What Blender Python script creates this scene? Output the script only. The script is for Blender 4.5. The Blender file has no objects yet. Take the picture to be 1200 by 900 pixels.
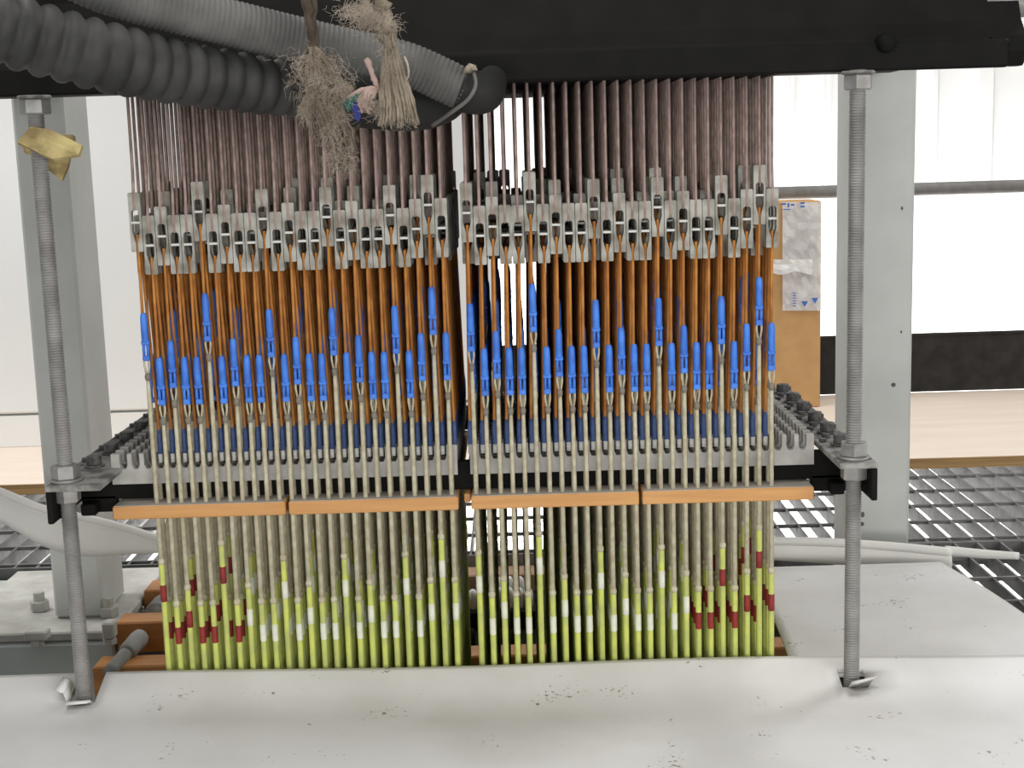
import bpy, math, random
from mathutils import Vector, Matrix
random.seed(7)
SC = bpy.context.scene
COL = SC.collection
PI = math.pi

# ------------------------------------------------------------------ camera
FPX, CX, CY = 1650.0, 600.0, 450.0
H = 0.60
CAM = Vector((0, 0, H))
TH, RHO, PSI = math.atan(274 / FPX), math.radians(1.70), -0.0031
F0 = Vector((math.sin(PSI) * math.cos(TH), math.cos(PSI) * math.cos(TH), -math.sin(TH)))
R0 = Vector((math.cos(PSI), -math.sin(PSI), 0))
D0 = F0.cross(R0)
RI = math.cos(RHO) * R0 + math.sin(RHO) * D0
DI = -math.sin(RHO) * R0 + math.cos(RHO) * D0
cam_data = bpy.data.cameras.new('camera')
cam_data.sensor_width = 36.0
cam_data.lens = 36.0 * FPX / 1200.0
cam_data.clip_start = 0.02
cam = bpy.data.objects.new('camera', cam_data)
COL.objects.link(cam)
M3 = Matrix((RI, -DI, -F0)).transposed()
cam.matrix_world = Matrix.Translation(CAM) @ M3.to_4x4()
SC.camera = cam

def P(u, v, Y=None, Z=None, X=None):
    d = F0 + (u - CX) / FPX * RI + (v - CY) / FPX * DI
    if Y is not None: t = Y / d.y
    elif Z is not None: t = (Z - H) / d.z
    else: t = X / d.x
    return CAM + d * t
def ZV(v, Y, u=600): return P(u, v, Y=Y).z
def XU(u, v, Y): return P(u, v, Y=Y).x

# ------------------------------------------------------------------ world, lamps, exposure
SC.view_settings.view_transform = 'Standard'
SC.view_settings.look = 'None'
SC.view_settings.exposure = 0.0
SC.view_settings.gamma = 1.0
SC.view_settings.use_curve_mapping = False
W = bpy.data.worlds.new('hall_light'); SC.world = W; W.use_nodes = True
W.node_tree.nodes['Background'].inputs[0].default_value = (1.0, 0.99, 0.96, 1)
W.node_tree.nodes['Background'].inputs[1].default_value = 0.32
def area(name, loc, target, sx, sy, power, col=(1, 0.98, 0.95)):
    l = bpy.data.lights.new(name, 'AREA'); l.shape = 'RECTANGLE'
    l.size, l.size_y, l.energy, l.color = sx, sy, power, col
    o = bpy.data.objects.new(name, l); COL.objects.link(o)
    o.location = loc
    o.rotation_euler = (Vector(target) - Vector(loc)).to_track_quat('-Z', 'Y').to_euler()
    return o
area('hall_lamp_back_right', (1.5, 2.4, 1.9), (0.2, 1.35, 0.15), 0.5, 0.35, 15)
area('hall_lamp_front', (1.75, -1.15, 0.8), (-0.1, 1.4, 0.4), 2.0, 0.7, 34)
area('fill_front_low', (-0.35, -1.7, 0.5), (-0.2, 1.4, 0.45), 2.0, 0.4, 34)  # added fill, no real fixture: lifts the front of the left post
area('hall_lamp_ceiling', (-0.2, 0.75, 2.5), (-0.1, 1.1, 0.1), 1.6, 0.5, 18)
area('fill_back_wall', (1.6, 3.2, 2.6), (1.4, 4.6, 0.5), 2.5, 0.4, 20)  # added wall wash, no real fixture: drives the back wall to white
area('fill_left', (-1.6, 2.0, 2.2), (-1.1, 2.7, 0.08), 1.5, 0.4, 36)  # added fill to brighten the left partition and plywood, no real fixture
area('fill_below', (0.0, 3.55, -0.06), (0.0, 4.1, -0.7), 3.4, 0.5, 110)  # added light under the grating so the lower floor shows white

# ------------------------------------------------------------------ materials
MATS = {}
def mat(name, col, rough=0.6, metal=0.0, var=0.15, scale=60.0, bump=0.0, col2=None, spec=0.4, stretch=None, alpha=None, detail=4.0, lo=0.35, hi=0.65, trans=0.0, bdist=0.002, vary=False):
    if name in MATS: return MATS[name]
    m = bpy.data.materials.new(name); m.use_nodes = True
    nt = m.node_tree; b = nt.nodes['Principled BSDF']
    tc = nt.nodes.new('ShaderNodeTexCoord')
    mp = nt.nodes.new('ShaderNodeMapping')
    nt.links.new(tc.outputs['Object'], mp.inputs[0])
    if stretch: mp.inputs['Scale'].default_value = stretch
    ns = nt.nodes.new('ShaderNodeTexNoise'); ns.inputs['Scale'].default_value = scale; ns.inputs['Detail'].default_value = detail
    nt.links.new(mp.outputs[0], ns.inputs['Vector'])
    cr = nt.nodes.new('ShaderNodeValToRGB')
    c2 = col2 or tuple(c * (1 - var) for c in col)
    cr.color_ramp.elements[0].position = lo; cr.color_ramp.elements[1].position = hi
    cr.color_ramp.elements[0].color = (*c2, 1); cr.color_ramp.elements[1].color = (*col, 1)
    nt.links.new(ns.outputs['Fac'], cr.inputs[0])
    nt.links.new(cr.outputs[0], b.inputs['Base Color'])
    b.inputs['Roughness'].default_value = rough
    b.inputs['Metallic'].default_value = metal
    b.inputs['Specular IOR Level'].default_value = spec
    if alpha is not None: b.inputs['Alpha'].default_value = alpha
    if trans: b.inputs['Transmission Weight'].default_value = trans
    if bump:
        bp = nt.nodes.new('ShaderNodeBump'); bp.inputs['Strength'].default_value = bump; bp.inputs['Distance'].default_value = bdist
        nt.links.new(ns.outputs['Fac'], bp.inputs['Height']); nt.links.new(bp.outputs[0], b.inputs['Normal'])
    if vary:
        oi = nt.nodes.new('ShaderNodeObjectInfo'); ad = nt.nodes.new('ShaderNodeVectorMath'); ad.operation = 'ADD'
        nt.links.new(tc.outputs['Object'], ad.inputs[0]); nt.links.new(oi.outputs['Location'], ad.inputs[1]); nt.links.new(ad.outputs[0], mp.inputs[0])
    MATS[name] = m
    return m
M_UP = mat('brown_dusty_cord', (0.42, 0.31, 0.275), 0.9, var=0.4, scale=90, vary=True)
M_PUL = mat('dusty_grey_plastic', (0.42, 0.42, 0.385), 0.8, col2=(0.20, 0.185, 0.155), scale=55, bump=0.2, vary=True)
M_AXLE = mat('pale_axle_plastic', (0.62, 0.63, 0.60), 0.6)
M_OR = mat('orange_cord', (0.52, 0.225, 0.05), 0.85, col2=(0.36, 0.13, 0.03), scale=60, vary=True)
M_BL = mat('blue_plastic', (0.06, 0.235, 0.80), 0.5, col2=(0.04, 0.15, 0.58), scale=70, vary=True)
M_BL2 = mat('blue_shrink_sleeve', (0.075, 0.125, 0.31), 0.6, var=0.4, scale=70)
M_BE = mat('beige_twine', (0.56, 0.53, 0.39), 0.9, col2=(0.42, 0.37, 0.26), scale=120, vary=True)
M_KN = mat('dusty_knot_wrap', (0.25, 0.22, 0.18), 0.95, var=0.3)
M_YE = mat('yellow_green_sleeve', (0.57, 0.62, 0.14), 0.75, col2=(0.42, 0.46, 0.15), scale=45, vary=True)
M_WB = mat('white_marker_sleeve', (0.72, 0.74, 0.62), 0.7, var=0.2)
M_RB = mat('dark_red_marker_sleeve', (0.27, 0.025, 0.022), 0.6, var=0.4)
M_CR = mat('pale_crimp', (0.6, 0.6, 0.58), 0.5)
M_COMB = mat('grey_comb_plastic', (0.44, 0.43, 0.41), 0.75, col2=(0.33, 0.32, 0.30), scale=50, vary=True)
M_BOARD = mat('orange_phenolic_board', (0.60, 0.32, 0.12), 0.6, col2=(0.52, 0.26, 0.09), scale=40, stretch=(0.3, 1, 4))
M_DUST = mat('dusty_board_top', (0.40, 0.37, 0.33), 0.9)
M_BLK = mat('black_painted_steel', (0.010, 0.0095, 0.009), 0.7, spec=0.10, col2=(0.007, 0.007, 0.007), scale=30, bump=0.1)
M_BLKD = mat('dusty_black_steel', (0.32, 0.315, 0.30), 0.85, col2=(0.12, 0.118, 0.112), scale=55, lo=0.38, hi=0.56)
M_BEAM = mat('satin_black_cover', (0.0095, 0.009, 0.0085), 0.6, spec=0.12, var=0.3, scale=25)
M_ZINC = mat('dull_zinc_steel', (0.36, 0.36, 0.35), 0.55, metal=0.5, col2=(0.24, 0.23, 0.22), scale=60)
M_ROD = mat('threaded_steel', (0.40, 0.395, 0.385), 0.55, metal=0.35, col2=(0.26, 0.255, 0.245), scale=30)
M_BOLT = mat('black_oxide_bolt', (0.05, 0.05, 0.05), 0.5, col2=(0.12, 0.12, 0.115), scale=200)
M_POST = mat('pale_grey_post_paint', (0.56, 0.58, 0.56), 0.6, col2=(0.50, 0.52, 0.50), scale=12)
M_SHEET = mat('white_plastic_sheet', (0.73, 0.73, 0.725), 0.55, col2=(0.60, 0.59, 0.57), scale=6, detail=9, lo=0.28, hi=0.58)
M_RIM = mat('white_plastic_strip', (0.78, 0.775, 0.75), 0.5, var=0.08, scale=12)
M_WALL = mat('white_wall_cladding', (0.88, 0.88, 0.88), 0.7, var=0.03, scale=4)
M_WALLL = mat('white_partition_paint', (0.78, 0.79, 0.79), 0.7, var=0.03, scale=4)
M_SEAM = mat('grey_seam', (0.45, 0.45, 0.44), 0.8)
M_PLY = mat('pale_plywood', (0.78, 0.68, 0.585), 0.7, col2=(0.73, 0.62, 0.525), scale=9, stretch=(0.5, 3, 3), detail=6)
M_PLYE = mat('plywood_edge', (0.42, 0.27, 0.12), 0.8, col2=(0.25, 0.15, 0.06), scale=30, stretch=(0.2, 1, 12))
M_BLKM = mat('matt_black_steel', (0.011, 0.011, 0.011), 0.95, spec=0.08, var=0.3)
M_GRAT = mat('galvanised_grating', (0.20, 0.20, 0.20), 0.6, metal=0.2, col2=(0.12, 0.12, 0.12), scale=30)
M_GND = mat('pale_lower_floor', (0.8, 0.8, 0.8), 0.8, var=0.05, scale=3)
M_RAIL = mat('grey_rail_tube', (0.17, 0.165, 0.16), 0.5, var=0.2)
M_TOE = mat('black_toe_board', (0.018, 0.0165, 0.0155), 0.7, spec=0.2, col2=(0.032, 0.03, 0.027), scale=25)
M_CARD = mat('brown_cardboard', (0.50, 0.30, 0.13), 0.85, var=0.12, scale=30)
M_WRAP = mat('clear_plastic_wrap', (0.85, 0.86, 0.88), 0.15, var=0.2, scale=30, alpha=0.5, bump=0.6, bdist=0.01)
M_TAPE = mat('clear_packing_tape', (0.9, 0.9, 0.9), 0.25, alpha=0.75, bump=0.5, bdist=0.01)
M_PRINT = mat('blue_print', (0.05, 0.15, 0.5), 0.6)
M_HOSE = mat('dark_grey_hose', (0.05, 0.05, 0.048), 0.6, spec=0.3, col2=(0.026, 0.026, 0.025), scale=25)
M_HOSEF = mat('grey_fine_hose', (0.15, 0.15, 0.145), 0.7, spec=0.3, col2=(0.085, 0.085, 0.082), scale=25)
M_CUFF = mat('black_hose_cuff', (0.020, 0.020, 0.0195), 0.6, spec=0.25)
M_WIRE = mat('dull_wire', (0.16, 0.155, 0.145), 0.6, metal=0.2)
M_ROPE = mat('frayed_rope_fibre', (0.34, 0.29, 0.225), 0.95, col2=(0.17, 0.14, 0.10), scale=90)
M_ROPE1 = mat('brown_frayed_fibre', (0.24, 0.20, 0.15), 0.95, col2=(0.11, 0.09, 0.065), scale=90)
M_ROPED = mat('dark_rope_fibre', (0.10, 0.075, 0.055), 0.95, var=0.5, scale=60)
M_FUZZ = mat('pale_fibre_fuzz', (0.50, 0.43, 0.36), 0.95, col2=(0.27, 0.225, 0.17), scale=40)
M_PINK = mat('pink_thread', (0.52, 0.38, 0.34), 0.9)
M_TEAL = mat('green_thread', (0.03, 0.16, 0.13), 0.9)
M_BLUT = mat('navy_thread', (0.04, 0.05, 0.22), 0.9)
M_FOAM = mat('yellow_foam_pad', (0.55, 0.45, 0.21), 0.9, col2=(0.22, 0.16, 0.07), scale=45, bump=0.5)
M_MACH = mat('grey_green_machine_paint', (0.46, 0.50, 0.485), 0.55, col2=(0.40, 0.435, 0.42), scale=10)
M_PLATE = mat('dusty_base_plate', (0.55, 0.55, 0.52), 0.8, col2=(0.42, 0.41, 0.38), scale=25)
M_PIPE = mat('dusty_grey_pipe', (0.34, 0.34, 0.33), 0.7, col2=(0.22, 0.22, 0.21), scale=40)
M_WOOD = mat('orange_varnished_wood', (0.52, 0.24, 0.075), 0.5, col2=(0.40, 0.165, 0.05), scale=20, stretch=(0.3, 2, 3))
M_PEG = mat('white_plastic_peg', (0.8, 0.8, 0.77), 0.5, var=0.1)

# add dirt specks to the plastic sheet
def add_specks(m, scale, dark, pos0, pos1):
    nt = m.node_tree; b = nt.nodes['Principled BSDF']
    src = b.inputs['Base Color'].links[0].from_socket
    tc = nt.nodes.new('ShaderNodeTexCoord')
    n1 = nt.nodes.new('ShaderNodeTexNoise'); n1.inputs['Scale'].default_value = scale; n1.inputs['Detail'].default_value = 3
    n2 = nt.nodes.new('ShaderNodeTexNoise'); n2.inputs['Scale'].default_value = scale * 0.09; n2.inputs['Detail'].default_value = 2
    nt.links.new(tc.outputs['Object'], n1.inputs[0]); nt.links.new(tc.outputs['Object'], n2.inputs[0])
    mu = nt.nodes.new('ShaderNodeMath'); mu.operation = 'MULTIPLY'
    nt.links.new(n1.outputs['Fac'], mu.inputs[0]); nt.links.new(n2.outputs['Fac'], mu.inputs[1])
    cr = nt.nodes.new('ShaderNodeValToRGB')
    cr.color_ramp.elements[0].position = pos0; cr.color_ramp.elements[1].position = pos1
    nt.links.new(mu.outputs[0], cr.inputs[0])
    mx = nt.nodes.new('ShaderNodeMixRGB'); mx.inputs[2].default_value = (*dark, 1)
    nt.links.new(cr.outputs[0], mx.inputs[0]); nt.links.new(src, mx.inputs[1])
    nt.links.new(mx.outputs[0], b.inputs['Base Color'])
add_specks(M_SHEET, 17.0, (0.50, 0.46, 0.39), 0.37, 0.50)
add_specks(M_SHEET, 230.0, (0.22, 0.19, 0.15), 0.405, 0.47)

# ------------------------------------------------------------------ mesh helpers
class MB:
    def __init__(s): s.v = []; s.f = []; s.mi = []; s.cur = 0; s.sm = []
    def add(s, vs, fs, smooth=False):
        n = len(s.v); s.v.extend([tuple(v) for v in vs])
        for f in fs: s.f.append([i + n for i in f]); s.mi.append(s.cur); s.sm.append(smooth)
        return s
    def box(s, x0, x1, y0, y1, z0, z1):
        return s.add([(x0, y0, z0), (x1, y0, z0), (x1, y1, z0), (x0, y1, z0), (x0, y0, z1), (x1, y0, z1), (x1, y1, z1), (x0, y1, z1)],
                     [(0, 3, 2, 1), (4, 5, 6, 7), (0, 1, 5, 4), (1, 2, 6, 5), (2, 3, 7, 6), (3, 0, 4, 7)])
    def bbox(s, x0, x1, y0, y1, z0, z1, b):
        """box with chamfered vertical and horizontal edges"""
        vs, fs = [], []
        for (z, i) in ((z0, b), (z0 + b, 0), (z1 - b, 0), (z1, b)):
            xa, xb, ya, yb = x0 + i, x1 - i, y0 + i, y1 - i
            c = b
            vs += [(xa + c, ya, z), (xb - c, ya, z), (xb, ya + c, z), (xb, yb - c, z), (xb - c, yb, z), (xa + c, yb, z), (xa, yb - c, z), (xa, ya + c, z)]
        for r in range(3):
            for k in range(8):
                a, d = r * 8 + k, r * 8 + (k + 1) % 8
                fs.append((a, d, d + 8, a + 8))
        fs.append(tuple(range(7, -1, -1))); fs.append(tuple(range(24, 32)))
        return s.add(vs, fs)
    def prism(s, poly, y0, y1, mp=lambda a, b, c: (a, c, b)):
        """poly in (x,z); extruded y0..y1"""
        n = len(poly)
        vs = [mp(a, b, y0) for a, b in poly] + [mp(a, b, y1) for a, b in poly]
        fs = [tuple(range(n)), tuple(range(2 * n - 1, n - 1, -1))]
        for i in range(n):
            j = (i + 1) % n
            fs.append((j, i, i + n, j + n))
        return s.add(vs, fs)
    def tube(s, pts, rad, seg=6, cap=True, smooth=True, flat=None):
        pts = [Vector(p) for p in pts]; n = len(pts)
        if not hasattr(rad, '__len__'): rad = [rad] * n
        t0 = (pts[1] - pts[0]).normalized()
        up = Vector((0, 0, 1)) if abs(t0.z) < 0.9 else Vector((0, -1, 0))
        nx = t0.cross(up).normalized(); vs = []
        for i, p in enumerate(pts):
            t = (pts[min(i + 1, n - 1)] - pts[max(i - 1, 0)])
            t = t.normalized() if t.length > 1e-9 else t0
            nx = (nx - t * nx.dot(t)).normalized(); ny = t.cross(nx)
            for k in range(seg):
                a = 2 * PI * k / seg
                vs.append(p + (nx * math.cos(a) + ny * math.sin(a)) * rad[i])
        fs = []
        for i in range(n - 1):
            for k in range(seg):
                a, b = i * seg + k, i * seg + (k + 1) % seg
                fs.append((a, a + seg, b + seg, b))
        if cap:
            fs.append(tuple(range(seg))); fs.append(tuple(range((n - 1) * seg + seg - 1, (n - 1) * seg - 1, -1)))
        return s.add(vs, fs, smooth)
    def grid(s, rows, thick=0.0, smooth=True):
        """rows: list of lists of points -> sheet, optionally with thickness downward"""
        nr, nc = len(rows), len(rows[0])
        vs = [Vector(p) for r in rows for p in r]
        fs = [(i * nc + j, i * nc + j + 1, (i + 1) * nc + j + 1, (i + 1) * nc + j) for i in range(nr - 1) for j in range(nc - 1)]
        if thick:
            n = nr * nc
            off = thick if isinstance(thick, Vector) else Vector((0, 0, -thick))
            vs += [v + off for v in vs]
            fs += [tuple(reversed([i + n for i in f])) for f in fs[:]]
            ring = [j for j in range(nc)] + [i * nc + nc - 1 for i in range(1, nr)] + [(nr - 1) * nc + j for j in range(nc - 2, -1, -1)] + [i * nc for i in range(nr - 2, 0, -1)]
            for a, b in zip(ring, ring[1:] + ring[:1]): fs.append((b, a, a + n, b + n))
        return s.add(vs, fs, smooth)
    def mesh(s, name, mats):
        me = bpy.data.meshes.new(name); me.from_pydata(s.v, [], s.f)
        if not isinstance(mats, (list, tuple)): mats = [mats]
        for m in mats: me.materials.append(m)
        me.polygons.foreach_set('material_index', s.mi)
        me.polygons.foreach_set('use_smooth', s.sm)
        me.update()
        return me
    def build(s, name, mats, parent=None, loc=None):
        o = bpy.data.objects.new(name, s.mesh(name, mats)); COL.objects.link(o)
        if parent: o.parent = parent
        if loc is not None: o.location = loc
        return o
def empty(name, loc=(0, 0, 0)):
    o = bpy.data.objects.new(name, None); o.empty_display_size = 0.02; o.location = loc; COL.objects.link(o); return o
def tag(o, label, cat, group=None, kind=None):
    if label: o['label'] = label
    if cat: o['category'] = cat
    if group: o['group'] = group
    if kind: o['kind'] = kind
    return o
def struct(o): o['kind'] = 'structure'; return o
def rel(o, base):
    """shift a mesh built in world space so that its parent empty can stand at base"""
    o.location = -Vector(base); return o
def hexpts(r, z0, z1, c=Vector((0, 0, 0)), seg=6, rot=0.0):
    ch = r * 0.10; out = []
    prof = [(r * 0.90, z0), (r, z0 + ch), (r, z1 - ch), (r * 0.90, z1)]
    vs, fs = [], []
    for (rr, z) in prof:
        for k in range(seg):
            a = 2 * PI * k / seg + rot
            vs.append((c.x + rr * math.cos(a), c.y + rr * math.sin(a), c.z + z))
    for i in range(3):
        for k in range(seg):
            a, b = i * seg + k, i * seg + (k + 1) % seg
            fs.append((a, b, b + seg, a + seg))
    fs.append(tuple(range(seg - 1, -1, -1))); fs.append(tuple(range(3 * seg, 4 * seg)))
    return vs, fs
def smooth_path(ctrl, n):
    """Catmull-Rom through (Vector, radius) pairs"""
    out = []; c = [ctrl[0]] + list(ctrl) + [ctrl[-1]]
    m = len(ctrl) - 1
    for i in range(n + 1):
        t = i / n * m; k = min(int(t), m - 1); t -= k
        p0, p1, p2, p3 = c[k], c[k + 1], c[k + 2], c[k + 3]
        def cr(a, b, cc, d): return 0.5 * ((2 * b) + (-a + cc) * t + (2 * a - 5 * b + 4 * cc - d) * t * t + (-a + 3 * b - 3 * cc + d) * t ** 3)
        out.append((Vector([cr(p0[0][j], p1[0][j], p2[0][j], p3[0][j]) for j in range(3)]), cr(p0[1], p1[1], p2[1], p3[1])))
    return out

# ------------------------------------------------------------------ key dimensions
D = 1.334                      # front row of harness cords
PITCH, ROWP, NROW = 0.012, 0.017, 18
DR = 1.29                      # threaded rods
X0 = XU(182.5, 570, D)
PITCH = (XU(904, 570, D) - X0) / 50
ZBEAM = H + 0.061
zP_top, zP_bot = ZV(240, D), ZV(309, D)
zC_top, zC_bot = ZV(411, D), ZV(463, D)
zK = ZV(481, D)
zBoardT, zBoardB = ZV(580, D - 0.009), ZV(596, D - 0.009)
zYel, zM0, zM1 = ZV(697, D), ZV(723, D), ZV(743, D)
zEnd = -0.06
zRail = 0.306
zBarT, zBarB = 0.300, zBoardT + 0.0004
YBACK = D + ROWP * (NROW - 1) + 0.03
print('KEY', PITCH, X0, zP_top, zP_bot, zC_top, zBoardT, zBarB, zYel, zM0, zRail)

# ================================================================== SETTING
# lower ground, grating, far wall, left partition
b = MB(); b.box(-4, 4, 0.9, 6, -0.75, -0.70); struct(b.build('floor', M_GND))
b = MB()
YW = 4.6
b.box(-1.2, 4.5, YW, YW + 0.05, -0.7, 3.4)
for (u0, u1) in ((924, 929), (966, 970), (1085, 1098), (1138, 1162), (1230, 1240)):
    xa, xb = XU(u0, 250, YW), XU(u1, 250, YW)
    c = 0.012
    b.prism([(xa, YW), (xa + c, YW - 0.022), (xb - c, YW - 0.022), (xb, YW)], -0.7, 3.4, mp=lambda p, q, r: (p, q, r))
struct(b.build('wall_back', M_WALL))
YL = 2.86
xl1 = XU(579, 350, YL)
b = MB()
zs1 = ZV(487, YL, 20); zs0 = ZV(528, YL, 20)
b.bbox(-3.0, xl1, YL, YL + 0.06, zs1 + 0.004, 3.0, 0.004)
b.bbox(-3.0, xl1, YL + 0.003, YL + 0.06, zs0 + 0.006, zs1 - 0.001, 0.002)
b.cur = 1
b.box(-3.0, xl1, YL + 0.012, YL + 0.055, 0.035, zs1 + 0.01)
wl = struct(b.build('wall_left', [M_WALLL, M_SEAM]))

# bar grating (bearing bars along Y every 34 mm, cross rods along X every 100 mm)
b = MB(); gy0, gy1 = 2.06, 3.3
def grating(x0, x1, y0, y1):
    x = x0
    while x < x1 + 1e-6:
        b.box(x - 0.0016, x + 0.0016, y0, y1, -0.024, 0.0); x += 0.0345
    y = y0 + 0.02
    while y < y1:
        b.box(x0, x1, y - 0.0025, y + 0.0025, -0.005, 0.0005); y += 0.1
    b.box(x0 - 0.003, x0, y0, y1, -0.034, 0.001); b.box(x1, x1 + 0.003, y0, y1, -0.034, 0.001)
    b.box(x0, x1, y0 - 0.004, y0, -0.034, 0.001); b.box(x0, x1, y1, y1 + 0.004, -0.034, 0.001)
grating(-1.905, 1.95, 2.05, 3.3); grating(0.58, 1.95, 1.15, 2.04)
struct(b.build('floor_grating', M_GRAT))

# plywood sheet on the grating, toe board and mid rail
b = MB(); py0 = P(1130, 548, Z=0.002).y
b.box(-3.0, 3.0, py0, 3.196, 0.002, 0.022)
b.cur = 1; b.box(-3.0, 3.0, py0 - 0.002, py0, 0.0025, 0.0215)
tag(b.build('plywood_sheet', [M_PLY, M_PLYE]), 'pale plywood sheet lying on the floor grating behind the posts', 'plywood')
YT = 3.2
b = MB(); b.bbox(-1.6, 3.0, YT, YT + 0.008, 0.022, ZV(391, YT, 1110), 0.002)
b.bbox(-1.6, 3.0, YT - 0.003, YT + 0.011, ZV(391, YT, 1110) - 0.004, ZV(391, YT, 1110) + 0.002, 0.001)
tag(b.build('toe_board', M_TOE), 'black steel toe board along the back edge of the plywood', 'toe board')
pr = P(1130, 220, Y=YT)
b = MB(); b.tube([(-1.6, YT, pr.z), (0.8, YT, pr.z), (3.0, YT, pr.z)], 0.0145, 16)
tag(b.build('guard_rail', M_RAIL), 'grey horizontal guard rail tube in front of the white back wall', 'rail')

# ================================================================== POSTS
def post(x0, x1, y0, y1, z0, label, plate=None):
    base = ((x0 + x1) / 2, (y0 + y1) / 2, z0)
    r = tag(empty('steel_post', base), label, 'post')
    b = MB(); b.bbox(x0, x1, y0, y1, z0, 2.4, 0.004)
    rel(b.build('post_tube', M_POST, r), base)
    return r, base
YP = 1.80
xa, xb = XU(57, 640, YP), XU(115, 640, YP)
zp0 = ZV(724, YP, 115)
lp, lbase = post(xa, xb, YP, YP + 0.105, zp0, 'pale grey square steel post behind the left threaded rod')
b = MB(); b.bbox(xa - 0.13, xb + 0.03, YP - 0.055, YP + 0.23, zp0 - 0.012, zp0, 0.002)
rel(b.build('base_plate', M_PLATE, lp), lbase)
for (uu, vv) in ((47, 715), (128, 722)):
    q = P(uu, vv, Z=zp0)
    vs, fs = hexpts(0.013, 0, 0.014, q); b = MB(); b.add(vs, fs)
    vs, fs = hexpts(0.0075, 0.012, 0.026, q, 12); b.add(vs, fs)
    rel(b.build('anchor_bolt', M_PLATE, lp), lbase)
xa2, xb2 = XU(992.5, 450, YP), XU(1068.5, 450, YP)
rp, rbase = post(xa2, xb2, YP, YP + 0.07, 0.0, 'pale grey square steel post behind the right threaded rod')
for (uu, vv, rr) in ((1057, 244, 0.0025), (1047, 451, 0.003), (1056, 389, 0.002), (1011, 603, 0.004), (1010, 614, 0.003)):
    q = P(uu, vv, Y=YP)
    b = MB(); b.prism([(q.x + rr * math.cos(t) * (0.6 if rr != 0.003 else 1), q.z + rr * math.sin(t)) for t in [k * PI / 4 for k in range(8)]], q.y - 0.0006, q.y + 0.001)
    b.build('paint_chip', M_BOLT, rp, loc=-Vector(rbase))

# machine beam under the left post
r = tag(empty('machine_beam', (-0.6, 1.74, -0.1)), 'grey green painted machine beam under the left post', 'beam')
bx1 = XU(133, 750, 1.742)
b = MB(); b.bbox(-1.4, bx1, 1.742, 1.80, -0.14, zp0 - 0.014, 0.003); b.bbox(-1.39, bx1 - 0.002, 1.746, 2.03, zp0 - 0.03, zp0 - 0.0135, 0.002)
rel(b.build('beam_body', M_MACH, r), (-0.6, 1.74, -0.1))
for (u0, u1, v0, v1) in ((30, 56, 738, 750), (122, 134, 728, 748)):
    p0, p1 = P(u0, v1, Y=1.73), P(u1, v0, Y=1.73)
    b = MB(); b.bbox(p0.x, p1.x, 1.722, 1.742, p0.z, p1.z, 0.002)
    vs, fs = hexpts(0.009, -0.008, 0.0, Vector(((p0.x + p1.x) / 2, 1.73, p0.z))); b.add(vs, fs)
    rel(b.build('clamp', M_PLATE, r), (-0.6, 1.74, -0.1))

# ================================================================== WOODEN RAILS AND PIPES UNDER THE HARNESS
def wood(u0, v0, v1, Y, X1, name_label, dy=0.03, u1=None):
    p0 = P(u0, v0, Y=Y); p1 = P(u0, v1, Y=Y)
    b = MB(); b.bbox(p0.x, X1, Y, Y + dy, p1.z, p0.z, 0.002)
    return tag(b.build('wooden_rail', M_WOOD), name_label, 'wooden rail')
xr = 0.245
wood(108, 782, 850, 1.655, XU(935, 770, 1.66), 'orange wooden rail just behind the front sheet, nearest of three', 0.04)
wood(135, 730, 766, 1.745, -0.16, 'orange wooden rail butting the grey green machine beam', 0.04)
wood(168, 692, 722, 1.88, -0.16, 'orange wooden rail furthest back under the cords', 0.05)
def pipe(a, bb, r, label):
    a, bb = Vector(a), Vector(bb); d = (bb - a).normalized()
    e = tag(empty('pipe', a), label, 'pipe')
    b = MB(); b.tube([a, a + d * 0.01, bb - d * 0.004, bb], r, 20)
    rel(b.build('pipe_tube', M_PIPE, e), a)
    b = MB(); L = (bb - a).length
    b.tube([a + d * (L - 0.045), a + d * (L - 0.04), a + d * (L - 0.012), a + d * (L - 0.003), a + d * L * 1.0, a + d * (L + 0.004)], [r * 1.2, r * 1.35, r * 1.42, r * 1.3, r * 0.9, 0.001], 20)
    rel(b.build('end_cap', M_PIPE, e), a)
p1 = P(166, 745, Y=1.728); p0 = P(128, 788, Y=1.64)
pipe(p0, p1, 0.0085, 'grey pipe with rounded cap against the orange rail, left of the cords')
p1 = P(195, 708, Y=1.85); p0 = P(182, 722, Y=1.80)
pipe(p0, p1, 0.0125, 'short grey pipe on the machine beam, furthest back left of the cords')

# added dark block well below the cords, hides the bright lower floor
b = MB(); b.bbox(-1.35, 0.62, 1.36, 2.45, -0.26, -0.15, 0.004)
for k in range(4): b.bbox(-1.3, 0.58, 1.42 + 0.24 * k, 1.50 + 0.24 * k, -0.15, -0.135, 0.003)
tag(b.build('dark_backing', M_BLK), 'added dark block below the cords, hiding the bright floor under the wooden rails', 'backing block')
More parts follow.
